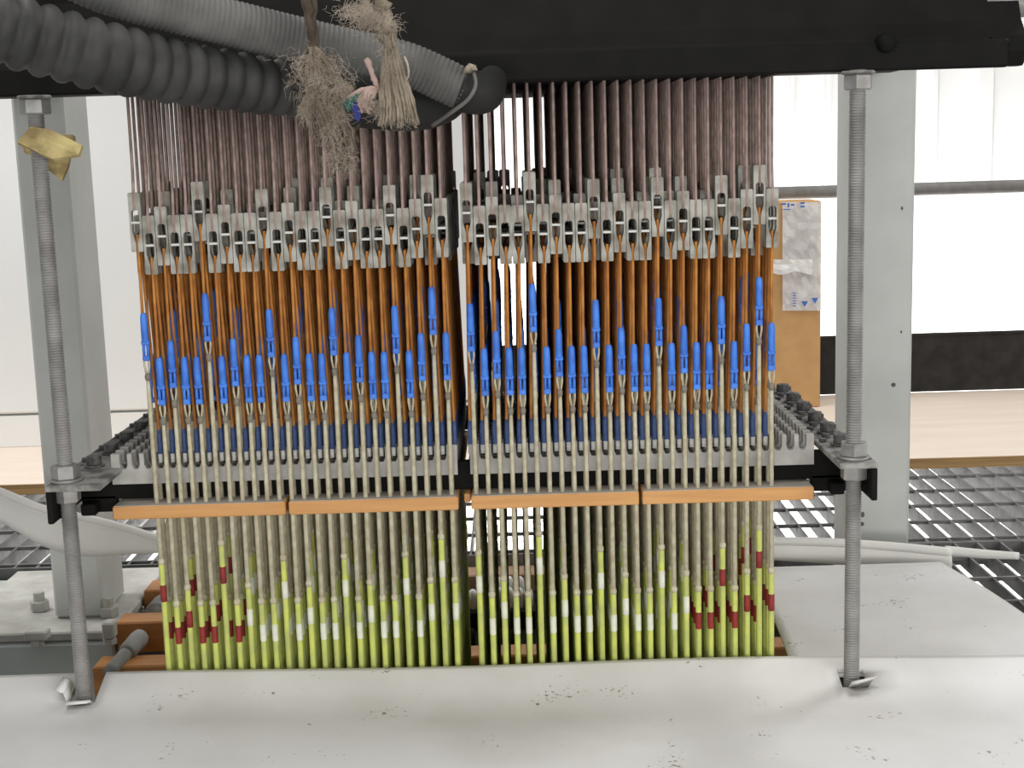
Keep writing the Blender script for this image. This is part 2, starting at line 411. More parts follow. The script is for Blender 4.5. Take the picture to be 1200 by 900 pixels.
# bright orange ledge, white pegs and black peg bar seen through the middle gap
YG = 2.0
q0, q1 = P(540, 664, Y=YG), P(632, 676, Y=YG)
M_LEDGE = mat('dusty_brown_wood', (0.46, 0.29, 0.19), 0.7, var=0.3, scale=20)
b = MB(); zt = ZV(673, YG); b.bbox(-0.25, 0.25, YG, YG + 0.045, ZV(694, YG), zt, 0.002)
tag(b.build('wooden_ledge', M_LEDGE), 'brown wooden ledge seen through the gap between the cord banks', 'ledge')
YK = 1.92
zb1, zb0 = ZV(713, YK), ZV(734, YK)
b = MB(); b.bbox(-0.25, 0.25, YK - 0.012, YK + 0.05, zb0, zb1, 0.002)
tag(b.build('peg_bar', M_BLK), 'black bar carrying the white pegs, seen through the middle gap', 'bar')
pegs = [(544, 697, 0), (554, 696, 0), (565, 695, 0), (573, 682, 1), (576, 695, 0), (586, 694, 0), (585, 682, 1), (597, 681, 1), (597, 694, 0), (608, 694, 0), (609, 681, 1), (619, 694, 0)]
for i, (uu, vv, back) in enumerate(pegs):
    Y = YK + 0.006 + 0.026 * back; q = P(uu, vv, Y=Y)
    zt = q.z; rr = 0.0066
    b = MB(); b.tube([(0, 0, 0.0), (0, 0, zt - zb1), (0, 0, zt - zb1 + rr * 0.6), (0, 0, zt - zb1 + rr * 0.95), (0, 0, zt - zb1 + rr * 1.1)], [rr, rr, rr * 0.8, rr * 0.45, 0.0008], 12)
    o = b.build('white_peg', M_PEG, loc=(q.x, Y, zb1))
    tag(o, 'small white round topped peg standing on the black bar in the middle gap', 'peg', 'white pegs on the black bar')
# dark bobbin posts below the peg bar
for uu in (551, 566, 585, 604):
    q = P(uu, 742, Y=1.86)
    b = MB(); b.tube([(0, 0, -0.05), (0, 0, 0), (0, 0, 0.005), (0, 0, 0.008)], [0.0068, 0.0068, 0.0055, 0.001], 12)
    tag(b.build('dark_pin', M_BLK, loc=q), 'dark round topped pin below the black peg bar in the middle gap', 'pin', 'dark pins below the peg bar')
b = MB(); zz = P(600, 742, Y=1.86).z - 0.05
b.bbox(-0.25, 0.25, 1.845, 1.885, zz - 0.02, zz, 0.002)
tag(b.build('pin_bar', M_BLK), 'black bar carrying the dark pins, lowest in the middle gap', 'bar')

# ================================================================== SUPPORT FRAME
fb = (0, D + 0.02, zBarB)
fr = tag(empty('support_frame', fb), 'black steel support frame with bolted side rails around the cord banks', 'frame')
xli, xlo = XU(116, 552, 1.268), XU(52, 569, 1.268)
xri, xro = XU(984, 546, 1.268), XU(1029, 543, 1.268)
b = MB(); b.bbox(xlo + 0.006, xro - 0.006, D + 0.019, D + 0.027, zBarB, zBarT, 0.001)
zlo = ZV(586, D + 0.02); b.bbox(xlo + 0.006, XU(131, 590, D - 0.009) - 0.003, D + 0.019, D + 0.027, zlo, zBarB + 0.004, 0.001); b.bbox(XU(954, 580, D - 0.009) + 0.003, xro - 0.006, D + 0.019, D + 0.027, zlo, zBarB + 0.004, 0.001)
rel(b.build('front_bar', M_BLK, fr), fb)
b = MB(); b.bbox(xli - 0.004, xri + 0.004, YBACK, YBACK + 0.008, zBarB, zBarT, 0.001); rel(b.build('back_bar', M_BLK, fr), fb)
YF, YE = 1.268, YBACK + 0.03
TF = 0.0055
for side, xi, xo in (('l', xli, xlo), ('r', xri, xro)):
    b = MB(); lo, hi = min(xi, xo), max(xi, xo)
    b.bbox(lo, hi, YF, YE, zRail - TF, zRail, 0.0008)
    b.cur = 1
    zflo = ZV(587, YF, 1029)
    if side == 'r': b.bbox(hi - TF, hi, YF + 0.0005, YE, zflo, zRail - TF, 0.0008)
    else: b.bbox(lo, lo + TF, YF + 0.0005, YE, zflo, zRail - TF, 0.0008)
    # stub of the lower cross member against the front bar
    ri = rel(b.build('side_rail', [M_BLKD, M_BLK], fr), fb)
    pa, pb_ = (P(974, 580, Y=D), P(990, 566, Y=D)) if side == 'r' else (P(95, 605, Y=D), P(111, 591, Y=D))
    b = MB(); b.bbox(pa.x, pb_.x, D, D + 0.018, pa.z, pb_.z, 0.001)
    rel(b.build('angle_lug', M_BLK, fr), fb)
    sg = 1 if side == 'r' else -1
    w = abs(xo - xi)
    for k in range(7):
        y = D + 0.015 + 0.0595 * k
        if y > YE - 0.015: break
        for (dx, dy, rr, hh, nm, mm) in ((0.56, 0.0, 0.0075, 0.011, 'cap_screw', M_BOLT), (0.86, 0.024, 0.0042, 0.004, 'set_screw', M_BOLT), (0.16, 0.016, 0.0038, 0.004, 'set_screw', M_BOLT), (0.36, 0.034, 0.0042, 0.005, 'set_screw', M_BOLT)):
            c = Vector((xi + sg * w * dx, y + dy, zRail))
            b = MB(); 
            if nm == 'cap_screw':
                vs, fs = hexpts(0.0105, 0.0, 0.0022, c, 16); b.add(vs, fs)
                vs, fs = hexpts(rr, 0.002, hh, c, 14); b.add(vs, fs)
                b.add(*hexpts(rr * 0.5, hh - 0.002, hh + 0.0004, c, 6))
            else:
                vs, fs = hexpts(rr, 0.0, hh, c, 8); b.add(vs, fs)
            rel(b.build(nm, mm, fr), fb)

# ------------------------------------------------------------------ notched register bars
def ordn(i):
    w = ['first', 'second', 'third', 'fourth', 'fifth', 'sixth', 'seventh', 'eighth', 'ninth', 'tenth', 'eleventh', 'twelfth', 'thirteenth', 'fourteenth', 'fifteenth', 'sixteenth', 'seventeenth', 'eighteenth', 'nineteenth', 'twentieth', 'twenty-first', 'twenty-second', 'twenty-third', 'twenty-fourth', 'twenty-fifth']
    return w[i]
zr0, zr1 = ZV(553, D + 0.012), ZV(518, D + 0.012)
NOTCH = 0.0043                                    # offset of the fixed cord from the moving cord
def comb_mesh(xA, xB, xfirst, n, extra_l, extra_r):
    poly = [(xA, zr0), (xB, zr0)]
    hw, dn = 0.0038, 0.0150
    xs = [xfirst + (NOTCH if xfirst < X0 + 1e-6 else -NOTCH) + PITCH * k for k in range(-extra_l, n + extra_r)]
    top = []
    x_last = xA; ztop = zr1
    up = [(xA, ztop)]
    for x in xs:
        if x - hw < xA + 0.001 or x + hw > xB - 0.001: continue
        up += [(x - hw, ztop), (x - hw, ztop - dn * 0.75), (x - hw * 0.5, ztop - dn), (x + hw * 0.5, ztop - dn), (x + hw, ztop - dn * 0.75), (x + hw, ztop)]
    up.append((xB, ztop))
    return poly + up[::-1]
for bank, (uA, uB, xf, el, er) in enumerate(((131, 536, X0, 4, 1), (551, 953, X0 + 26 * PITCH, 1, 4))):
    xA, xB = XU(uA, 540, D + 0.01), XU(uB, 540, D + 0.01)
    poly = comb_mesh(xA, xB, xf, 25, el, er)
    b = MB(); b.prism([(x, z - zr0) for x, z in poly], -0.0036, 0.0036)
    for k in range(7):
        x = xA + 0.012 + (xB - xA - 0.024) * k / 6 + 0.005
        b.add(*[list(map(lambda q: (x + q[0] * 0.002, -0.0038, 0.012 + q[1] * 0.0016), [(math.cos(t * PI / 3), math.sin(t * PI / 3)) for t in range(6)])), [tuple(range(6))]])
    me = b.mesh('register_bar', [M_COMB])
    for r_ in range(NROW):
        o = bpy.data.objects.new('register_bar', me); COL.objects.link(o)
        o.location = (0, D + 0.0105 + ROWP * r_, zr0 if r_ == 0 else zr0 + 0.001 * (r_ > 0))
        if r_ > 0: o.location.z = max(zr0, zBarT - 0.022)
        bk = 'left' if bank == 0 else 'right'
        tag(o, ('grey notched plastic bar at the front of the %s cord bank' % bk) if r_ == 0 else 'grey notched plastic bar, %s from the front under the %s cord bank' % (ordn(r_), bk), 'notched bar', 'notched bars of the %s cord bank' % bk)

# ------------------------------------------------------------------ orange comb boards
cbs = ((131, 334, 'leftmost'), (338, 537, 'second from the left'), (552, 749, 'third from the left'), (753, 954, 'rightmost'))
for (u0, u1, nm) in cbs:
    xA, xB = XU(u0, 590, D - 0.009), XU(u1, 590, D - 0.009)
    b = MB(); b.bbox(xA, xB, D - 0.009, YBACK, zBoardB, zBoardT - 0.0006, 0.001)
    b.cur = 1; b.box(xA + 0.0015, xB - 0.0015, D - 0.008, YBACK - 0.002, zBoardT - 0.001, zBoardT)
    o = tag(b.build('comb_board', [M_BOARD, M_DUST]), 'orange comb board with cords passing through, %s of four' % nm, 'comb board', 'orange comb boards')
xA, xB = XU(544, 590, D), XU(551.5, 590, D)
b = MB(); b.bbox(xA, xB, D + 0.004, YBACK, zBoardB + 0.004, zBoardT - 0.001, 0.0008)
tag(b.build('spacer_block', M_BOARD), 'small orange spacer block in the gap between the comb boards', 'spacer')

# ================================================================== HARNESS CORDS
LEV = [0.0, 0.0165, 0.0435, 0.0605]
PAT = [2, 0, 1, 0, 0, 3, 0, 1, 0, 0, 2, 0, 1, 0, 0, 2, 0, 1, 0, 0, 2, 0, 1, 3, 1]
ORG = zBoardT                                      # every cord's empty sits at comb board height
def pulley_poly(z0, z1, half):
    h = z1 - z0; W_ = 0.0057; wh = 0.0038
    t = lambda f: z1 - h * f
    pts = [(0, t(0)), (0, t(0.285))]
    for a in (25, 55, 90): pts.append((-wh * math.sin(math.radians(a)), t(0.285 + 0.055 * (1 - math.cos(math.radians(a))))))
    pts += [(-wh, t(0.49)), (0, t(0.49)), (0, t(0.52)), (-wh, t(0.52)), (-wh, t(0.66)), (-wh * 0.45, t(0.80)), (-0.0011, t(0.86)), (-0.0011, t(1.0)), (-W_ + 0.0006, t(1.0)), (-W_, t(0.985)), (-W_, t(0.02)), (-W_ + 0.0008, t(0))]
    if half: pts = [(-x, z) for x, z in pts][::-1]
    return pts
def rndcord(x0, y0, z0, x1, y1, z1, r, b, seg=6): b.tube([(x0, y0, z0), ((x0 + x1) / 2, (y0 + y1) / 2, (z0 + z1) / 2), (x1, y1, z1)], r, seg)
def line_parts(lv, sg=1, detail=True):
    """returns {part: MB} for one harness line at lift level lv, relative to ORG"""
    r = LEV[lv]; pr_ = r / 2; o = ORG; out = {}; NT = NOTCH * sg
    pt, pb = zP_top + pr_ - o, zP_bot + pr_ - o
    ct, cb, k = zC_top + r - o, zC_bot + r - o, zK + r - o
    b = MB(); b.tube([(0, -0.0036, pt - 0.0165), (0, -0.0036, pt + 0.001), (0, -0.001, pt + 0.02), (0, 0, ZBEAM - o + 0.004)], 0.0015, 6 if detail else 4); out['upper_cord'] = b
    b = MB()
    for hf in (0, 1): b.prism(pulley_poly(pb, pt, hf), -0.0042, 0.0042)
    out['pulley_block'] = b
    b = MB(); zc = pt - (pt - pb) * 0.505
    b.bbox(-0.0039, 0.0039, -0.0046, 0.003, zc - 0.0011, zc + 0.0011, 0.0003); out['axle'] = b
    # moving orange cord, from the pulley to the clip
    b = MB(); rndcord(0.0002, -0.0012, pb + 0.016, -0.0006, -0.0004, ct - 0.004, 0.0015, b, 6 if detail else 4); out['orange_cord'] = b
    # fixed orange cord, from the pulley to the notch
    zn = zr1 - o
    b = MB(); b.tube([(0.0006 * sg, 0.003, pb + 0.014), (NT * 0.3, 0.005, pb - 0.02), (NT, 0.0105, zn + 0.022), (NT, 0.0105, zn - 0.003)], 0.0015, 6 if detail else 4); out['fixed_cord'] = b
    b = MB(); b.tube([(NT, 0.0103, zn - 0.0035), (NT, 0.0103, zn + 0.016), (NT, 0.0103, zn + 0.023)], [0.0025, 0.0024, 0.0017], 6); out['blue_sleeve'] = b
    b = MB(); b.tube([(NT, 0.0093, zn - 0.0095), (NT, 0.0093, zn - 0.001)], 0.0024, 8); out['crimp'] = b
    # clip: barrel, waist, fork
    b = MB(); L = ct - cb
    b.tube([(0, 0, ct + 0.003), (0, 0, ct), (0, 0, ct - 0.004), (0, 0, cb + L * 0.45), (0, 0, cb + L * 0.42)], [0.0024, 0.0031, 0.0034, 0.0035, 0.0029], 10)
    b.bbox(-0.0038, 0.0038, -0.002, 0.002, cb + L * 0.36, cb + L * 0.46, 0.0008)
    for s in (-1, 1): b.tube([(s * 0.0017, 0, cb + L * 0.42), (s * 0.002, 0, cb + L * 0.25), (s * 0.0019, 0, cb + L * 0.08)], 0.0015, 6)
    b.bbox(-0.0034, 0.0034, -0.002, 0.002, cb, cb + L * 0.12, 0.0008)
    out['blue_clip'] = b
    # heddle twine: loop and long straight run
    b = MB(); yl = zYel + r - o
    for s in (-1, 1): b.tube([(s * 0.0022, 0, cb + 0.003), (s * 0.0024, 0, cb - 0.004), (s * 0.0008, 0, k + 0.001)], 0.0011, 5)
    b.tube([(0, 0, k + 0.002), (0, 0, k - 0.02), (0, 0, yl)], [0.0017, 0.0021, 0.0025], 8 if detail else 5)
    b.tube([(0, 0, yl + 0.004), (0, 0, yl + 0.001), (0, 0, yl - 0.002)], [0.0027, 0.0036, 0.003], 8 if detail else 5)
    out['heddle_twine'] = b
    b = MB(); b.tube([(0, 0, k + 0.003), (0, 0, k), (0, 0, k - 0.004)], [0.0021, 0.0031, 0.0024], 7); out['knot'] = b
    b = MB(); m1, m0 = zM0 + r - o, zM1 + r - o
    b.tube([(0, 0, yl), (0, 0, yl - 0.002), (0, 0, m0), (0, 0, zEnd - o)], [0.0022, 0.0029, 0.0029, 0.0028], 8 if detail else 5); out['yellow_sleeve'] = b
    b = MB(); b.tube([(0, 0, m1), (0, 0, m1 - 0.001), (0, 0, m0 + 0.001), (0, 0, m0)], [0.0028, 0.0032, 0.0032, 0.0028], 8); out['marker_band'] = b
    return out
PM = {'upper_cord': M_UP, 'pulley_block': M_PUL, 'axle': M_AXLE, 'orange_cord': M_OR, 'fixed_cord': M_OR, 'blue_sleeve': M_BL2, 'crimp': M_CR, 'blue_clip': M_BL, 'heddle_twine': M_BE, 'knot': M_KN, 'yellow_sleeve': M_YE}
SUB = {'axle': 'pulley_block', 'blue_sleeve': 'fixed_cord', 'crimp': 'fixed_cord', 'knot': 'heddle_twine', 'marker_band': 'yellow_sleeve'}
TOP = ['upper_cord', 'pulley_block', 'orange_cord', 'fixed_cord', 'blue_clip', 'heddle_twine', 'yellow_sleeve']
def merge(bs):
    m = MB()
    for k, bb in enumerate(bs): m.cur = k; m.add(bb.v, bb.f); m.sm[-len(bb.f):] = bb.sm
    return m
MESH = {}
for lv in range(4):
    for bk_, sg in ((0, 1), (1, -1)):
        p = line_parts(lv, sg)
        for nm, bb in p.items():
            if nm in ('fixed_cord', 'blue_sleeve', 'crimp') or bk_ == 0:
                if nm == 'marker_band':
                    MESH[lv, 'marker_red'] = bb.mesh(nm, M_RB); MESH[lv, 'marker_white'] = bb.mesh(nm, M_WB)
                else: MESH[lv, bk_, nm] = bb.mesh(nm, PM[nm])
            else: MESH[lv, bk_, nm] = MESH[lv, 0, nm] if nm != 'marker_band' else None
        MESH[lv, bk_, 'fixed_merged'] = merge([p['fixed_cord'], p['blue_sleeve'], p['crimp']]).mesh('fixed_cord', [M_OR, M_BL2, M_CR])
        if bk_ == 0:
            MESH[lv, 0, 'pulley_merged'] = merge([p['pulley_block'], p['axle']]).mesh('pulley_block', [M_PUL, M_AXLE])
            MESH[lv, 0, 'twine_merged'] = merge([p['heddle_twine'], p['knot']]).mesh('heddle_twine', [M_BE, M_KN])
        else:
            MESH[lv, 1, 'pulley_merged'] = MESH[lv, 0, 'pulley_merged']; MESH[lv, 1, 'twine_merged'] = MESH[lv, 0, 'twine_merged']
def level(row, i):
    if row == 0: return PAT[i]
    return PAT[(i + row * 7 + (row * row) % 5) % 25]
def child(name, me, parent):
    o = bpy.data.objects.new(name, me); COL.objects.link(o); o.parent = parent; return o
HW = {0: 'blue clip lowest', 1: 'blue clip slightly raised', 2: 'blue clip raised', 3: 'blue clip raised highest'}
mass = [MB()]
MM = [M_UP, M_PUL, M_AXLE, M_OR, M_BL2, M_CR, M_BL, M_BE, M_KN, M_YE, M_WB, M_RB]
LP = [[line_parts(lv, sg, detail=False) for lv in range(4)] for sg in (1, -1)]
for row in range(NROW):
    for bank in range(2):
        for i in range(25):
            lv = level(row, i)
            x = X0 + PITCH * (i + 26 * bank); y = D + ROWP * row
            if row: x += random.uniform(-0.00025, 0.00025)
            red = (i < 7) if bank == 0 else (i > 17)
            if row < 6:
                root = empty('harness_cord', (x, y, ORG))
                bk = 'left' if bank == 0 else 'right'
                rw = 'front' if row == 0 else ordn(row)
                lab = 'harness cord, %s row of %s bank, %s from left end, %s' % (rw, bk, ordn(i), HW[lv])
                tag(root, lab, 'harness cord', 'harness cords in the %s row' % rw)
                for nm in TOP:
                    if row == 0: me = MESH[lv, bank, nm]
                    else: me = MESH[lv, bank, {'pulley_block': 'pulley_merged', 'fixed_cord': 'fixed_merged', 'heddle_twine': 'twine_merged'}.get(nm, nm)]
                    o = child(nm, me, root)
                    if row == 0:
                        for sn, pn in SUB.items():
                            if pn == nm and sn != 'marker_band': child(sn, MESH[lv, bank, sn], o)
                    if nm == 'yellow_sleeve':
                        c = child('marker_band', MESH[lv, 'marker_red' if red else 'marker_white'], o)
                        c['label'] = 'dark red band' if red else 'pale white band'
            else:
                p = LP[bank][lv]; M = mass[0]
                for nm, bb in p.items():
                    mt = (M_RB if red else M_WB) if nm == 'marker_band' else PM[nm]
                    M.cur = MM.index(mt)
                    M.add([(vx + x, vy + y, vz + ORG) for vx, vy, vz in bb.v], bb.f, True)
o = mass[0].build('harness_cord_mass', MM)
tag(o, 'further harness cords with grey pulleys standing behind the front six rows', 'harness cords', kind='stuff')

# ================================================================== THREADED RODS
def threaded_rod(u, v, foot_v, label):
    x = XU(u, v, DR); R_ = 0.0076
    zf = ZV(foot_v, DR, u) - 0.04
    base = Vector((x, DR, zf))
    root = tag(empty('threaded_rod', base), label, 'threaded rod')
    z1 = ZBEAM + 0.002; pitch = 0.0025; n = int((z1 - zf) / pitch)
    vs, fs = [], []; S = 20
    for k in range(n * 2 + 1):
        rr = R_ if k % 2 == 0 else R_ - 0.0013
        for j in range(S):
            a = 2 * PI * j / S
            vs.append((rr * math.cos(a), rr * math.sin(a), k * pitch / 2 + pitch * (j / S) * 0))
    for k in range(n * 2):
        for j in range(S):
            a, c = k * S + j, k * S + (j + 1) % S
            fs.append((a, c, c + S, a + S))
    fs.append(tuple(range(S - 1, -1, -1))); fs.append(tuple(range(n * 2 * S, n * 2 * S + S)))
    b = MB(); b.add(vs, fs); b.build('rod_shaft', M_ROD, root)
    zz = zRail - zf
    def nut(nm, r, z0, z1_, m, seg=6, rot=0.3):
        b = MB(); b.add(*hexpts(r, z0, z1_, seg=seg, rot=rot)); b.build(nm, m, root)
    nut('washer', 0.0155, zz + 0.0, zz + 0.0025, M_ZINC, 24)
    nut('hex_nut', 0.0135, zz + 0.0025, zz + 0.0155, M_ZINC)
    nut('hex_nut', 0.0125, zz - TF - 0.0145, zz - TF - 0.001, M_ZINC, rot=0.55)
    zt = ZBEAM - zf
    nut('hex_nut', 0.0135, zt - 0.017, zt - 0.003, M_ZINC, rot=0.2)
    nut('washer', 0.0155, zt - 0.003, zt, M_BLKD, 24)
    return x, zf
xlr, _ = threaded_rod(80, 590, 822, 'left threaded steel rod passing through the frame and white sheet')
xrr, _ = threaded_rod(1000, 590, 806, 'right threaded steel rod passing through the frame and white sheet')

# ================================================================== WHITE PLASTIC SHEETS
zS = ZV(816, DR, 600)
YE0 = 1.3215
def sheet_z(x, y):
    t = max(0.0, min(1.0, (y - 1.25) / (YE0 - 1.25)))
    z = zS + 0.0185 * t * t * (2 - t) - 0.0095 * (x - 0.31)
    z += 0.0014 * math.sin(5.3 * x + 1.2) + 0.0016 * math.sin(11 * x + 9 * y) + 0.0014 * math.sin(23 * y + 3 * x)
    return z
b = MB()
hsl = 0.0125
def strip(xs, ys):
    b.grid([[(x, y, sheet_z(x, y)) for x in xs] for y in ys], 0.003)
def lin(a, c, n): return [a + (c - a) * k / n for k in range(n + 1)]
ysf = lin(0.7, DR - 0.013, 26)
# one grid: remove faces in the slots around the rods
xs = sorted(set(lin(-0.85, xlr - hsl, 16) + lin(xlr - hsl, xlr + hsl + 0.001, 2) + lin(xlr + hsl + 0.001, xrr - 0.0115, 60) + lin(xrr - 0.0115, xrr + 0.0135, 2) + lin(xrr + 0.0135, 0.95, 18)))
ys = ysf + lin(DR - 0.013, DR + 0.012, 4)[1:] + lin(DR + 0.012, YE0, 4)[1:]
nc = len(xs); vs = [(x, y, sheet_z(x, y)) for y in ys for x in xs]; n = len(vs)
keep = {}
for i in range(len(ys) - 1):
    for j in range(nc - 1):
        cx_, cy_ = (xs[j] + xs[j + 1]) / 2, (ys[i] + ys[i + 1]) / 2
        inl = xlr - hsl < cx_ < xlr + hsl + 0.001 and cy_ > DR - 0.013
        inr = xrr - 0.0115 < cx_ < xrr + 0.0135 and DR - 0.013 < cy_ < DR + 0.012
        if not (inl or inr): keep[(i, j)] = (i * nc + j, i * nc + j + 1, (i + 1) * nc + j + 1, (i + 1) * nc + j)
fs = list(keep.values()); edges = {}
for f in fs:
    for a, c in zip(f, f[1:] + f[:1]): edges[(a, c)] = 1
side = [(c, a, a + n, c + n) for (a, c) in edges if (c, a) not in edges]
vs += [(x, y, z - 0.003) for x, y, z in vs]
b.add(vs, fs, True); b.add([], []); 
m_ = len(b.f)
for f in fs: b.f.append([i + n for i in reversed(f)]); b.mi.append(0); b.sm.append(True)
for f in side: b.f.append(list(f)); b.mi.append(0); b.sm.append(False)
fs_root = tag(empty('plastic_sheet', (0, 1.0, zS)), 'white plastic cover sheet in the foreground, slotted around both threaded rods', 'plastic sheet', 'white plastic cover sheets')
rel(b.build('sheet_panel', M_SHEET, fs_root), (0, 1.0, zS))
# lifted flaps cut at the rod slots
q = Vector((xlr, DR - 0.013, sheet_z(xlr, DR - 0.013)))
b = MB(); b.grid([[q + Vector((-0.012, -0.0005, 0)), q + Vector((0.0125, -0.0005, 0))], [q + Vector((-0.011, -0.006, 0.004)), q + Vector((0.0115, -0.006, 0.005))], [q + Vector((-0.010, -0.0125, 0.0045)), q + Vector((0.0105, -0.0125, 0.006))]], 0.002)
rel(b.build('cut_flap', M_SHEET, fs_root), (0, 1.0, zS))
b = MB(); b.grid([[q + Vector((-0.0125, 0.0, 0)), q + Vector((-0.0125, 0.026, 0.004))], [q + Vector((-0.017, 0.001, 0.010)), q + Vector((-0.0165, 0.025, 0.014))], [q + Vector((-0.024, 0.002, 0.013)), q + Vector((-0.022, 0.022, 0.019))]], Vector((0.0015, 0, -0.0015)))
rel(b.build('cut_flap', M_SHEET, fs_root), (0, 1.0, zS))
q = Vector((xrr, DR - 0.013, sheet_z(xrr, DR - 0.013)))
b = MB(); b.grid([[q + Vector((-0.006, -0.0005, 0.001)), q + Vector((0.0145, 0.004, 0.001))], [q + Vector((-0.004, -0.005, 0.008)), q + Vector((0.0175, 0.0, 0.009))], [q + Vector((-0.001, -0.009, 0.009)), q + Vector((0.020, -0.004, 0.012))]], 0.002)
rel(b.build('cut_flap', M_SHEET, fs_root), (0, 1.0, zS))

# right rear sheet
zR = 0.088
def P3(u, v): return P(u, v, Z=zR)
A, Bq, C, E = P3(904, 662), P3(1112, 662), P3(1225, 735), P3(932, 785)
A = Vector((XU(903, 720, 1.5), A.y, zR))
front_y = 1.30
b = MB(); rows = []
for i in range(19):
    t = i / 18; y = A.y + (front_y - A.y) * t
    xl = A.x + (XU(932, 780, front_y) - A.x) * max(0, (t - 0.45) / 0.55)
    xrt = Bq.x + (C.x - Bq.x) * (Bq.y - y) / (Bq.y - C.y)
    rows.append([(xl + (xrt - xl) * j / 24, y, zR + 0.004 * math.sin(7 * (xl + (xrt - xl) * j / 24) + 14 * y) * min(1, t * 3) + 0.003 * math.sin(17 * y + 2)) for j in range(25)])
b.grid(rows, 0.003)
tag(b.build('plastic_sheet', M_SHEET), 'white plastic cover sheet behind the right threaded rod, specked with dirt', 'plastic sheet', 'white plastic cover sheets')
# upright rim strip along the back of the right sheet
def ribbon(ctrl, name, label, thick, bead, mat_, cat, cutx=None):
    """ctrl: (u, vtop, vbot, Y)"""
    n = 40
    tp = smooth_path([(P(u, vt, Y=Y), 0) for u, vt, vb, Y in ctrl], n); bt = smooth_path([(P(u, vb, Y=Y - 0.004), 0) for u, vt, vb, Y in ctrl], n)
    root = tag(empty(name, tp[0][0]), label, cat)
    rows = [[t[0] * (1 - s) + q_[0] * s + Vector((0, -0.003 * math.sin(s * PI), 0)) for s in (0, .25, .5, .75, 1)] for t, q_ in zip(tp, bt)]
    b = MB(); b.grid(rows, Vector((0, thick, 0)))
    rel(b.build('strip_band', mat_, root), tp[0][0])
    b = MB(); b.tube([t[0] + Vector((0, 0.0, 0)) for t in tp], [bead] * (n) + [bead * 0.7], 12)
    rel(b.build('edge_bead', mat_, root), tp[0][0])
ribbon([(880, 634, 655, 1.745), (960, 635, 660, 1.742), (1040, 640, 666, 1.72), (1115, 647, 672, 1.69)], 'plastic_strip', 'white upright plastic strip with rounded edge behind the right rod', 0.002, 0.0058, M_RIM, 'plastic strip')
b = MB(); tpz = smooth_path([(P(1108, 645, Y=1.70), 0.0062), (P(1150, 649, Y=1.675), 0.0058), (P(1194, 651.5, Y=1.65), 0.0045)], 12)
b.tube([p for p, r in tpz], [r for p, r in tpz], 12)
tag(b.build('plastic_tube', M_RIM), 'thin white plastic tube end sticking out over the grating at right', 'tube')
ribbon([(-40, 564, 602, 1.66), (0, 576, 612, 1.68), (50, 596, 640, 1.70), (100, 607, 652, 1.72), (145, 618, 650, 1.735), (195, 634, 648, 1.75), (225, 640, 652, 1.76)], 'plastic_strip', 'white curved plastic strip crossing in front of the left post', 0.002, 0.005, M_RIM, 'plastic strip')

# ================================================================== OVERHEAD BEAM
yb0 = 1.300
xR = XU(1183, 80, yb0)
bb_ = (0, 1.5, ZBEAM)
root = tag(empty('overhead_beam', bb_), 'black overhead steel beam from which the cords hang', 'beam')
zl = ZV(50, yb0, 1000)
b = MB(); b.bbox(-1.3, xR, yb0, yb0 + 0.010, ZBEAM, zl, 0.002); rel(b.build('front_lip', M_BLK, root), bb_)
b = MB(); b.bbox(XU(140, 115, D), XU(909, 100, D), yb0 + 0.0101, YBACK + 0.06, ZBEAM + 0.0001, ZBEAM + 0.012, 0.001); rel(b.build('bottom_plate', M_BLKM, root), bb_)
b = MB(); xc = XU(1188, 20, yb0 + 0.05)
prof = [(yb0 + 0.0102, zl - 0.004), (yb0 + 0.016, zl + 0.004), (yb0 + 0.03, zl + 0.018), (yb0 + 0.05, zl + 0.06), (yb0 + 0.055, zl + 0.25), (D + 0.45, zl + 0.25), (D + 0.45, ZBEAM + 0.02), (yb0 + 0.0102, ZBEAM + 0.02)]
b.prism(prof, -1.3, xc, mp=lambda a, c, e: (e, a, c)); rel(b.build('cover', M_BEAM, root), bb_)
q = P(1040, 50, Y=yb0 - 0.004)
b = MB(); b.tube([q + Vector((0, 0.012, 0)), q + Vector((0, 0.002, 0)), q + Vector((0, -0.003, 0)), q + Vector((0, -0.005, 0))], [0.009, 0.009, 0.007, 0.001], 16); rel(b.build('dome_bolt', M_BLK, root), bb_)
q = P(1187, 60, Y=yb0 + 0.01)
b = MB(); b.tube([q + Vector((-0.02, 0.005, 0)), q + Vector((0.008, 0.005, 0)), q + Vector((0.010, 0.005, 0))], [0.015, 0.015, 0.012], 6, smooth=False); rel(b.build('end_bolt', M_BLK, root), bb_)
q = P(1190, 5, Y=yb0 + 0.05)
b = MB(); b.tube([q + Vector((-0.03, 0.0, 0)), q + Vector((0.012, 0, 0)), q + Vector((0.014, 0, 0))], [0.012, 0.012, 0.009], 12); rel(b.build('end_fitting', M_ZINC, root), bb_)

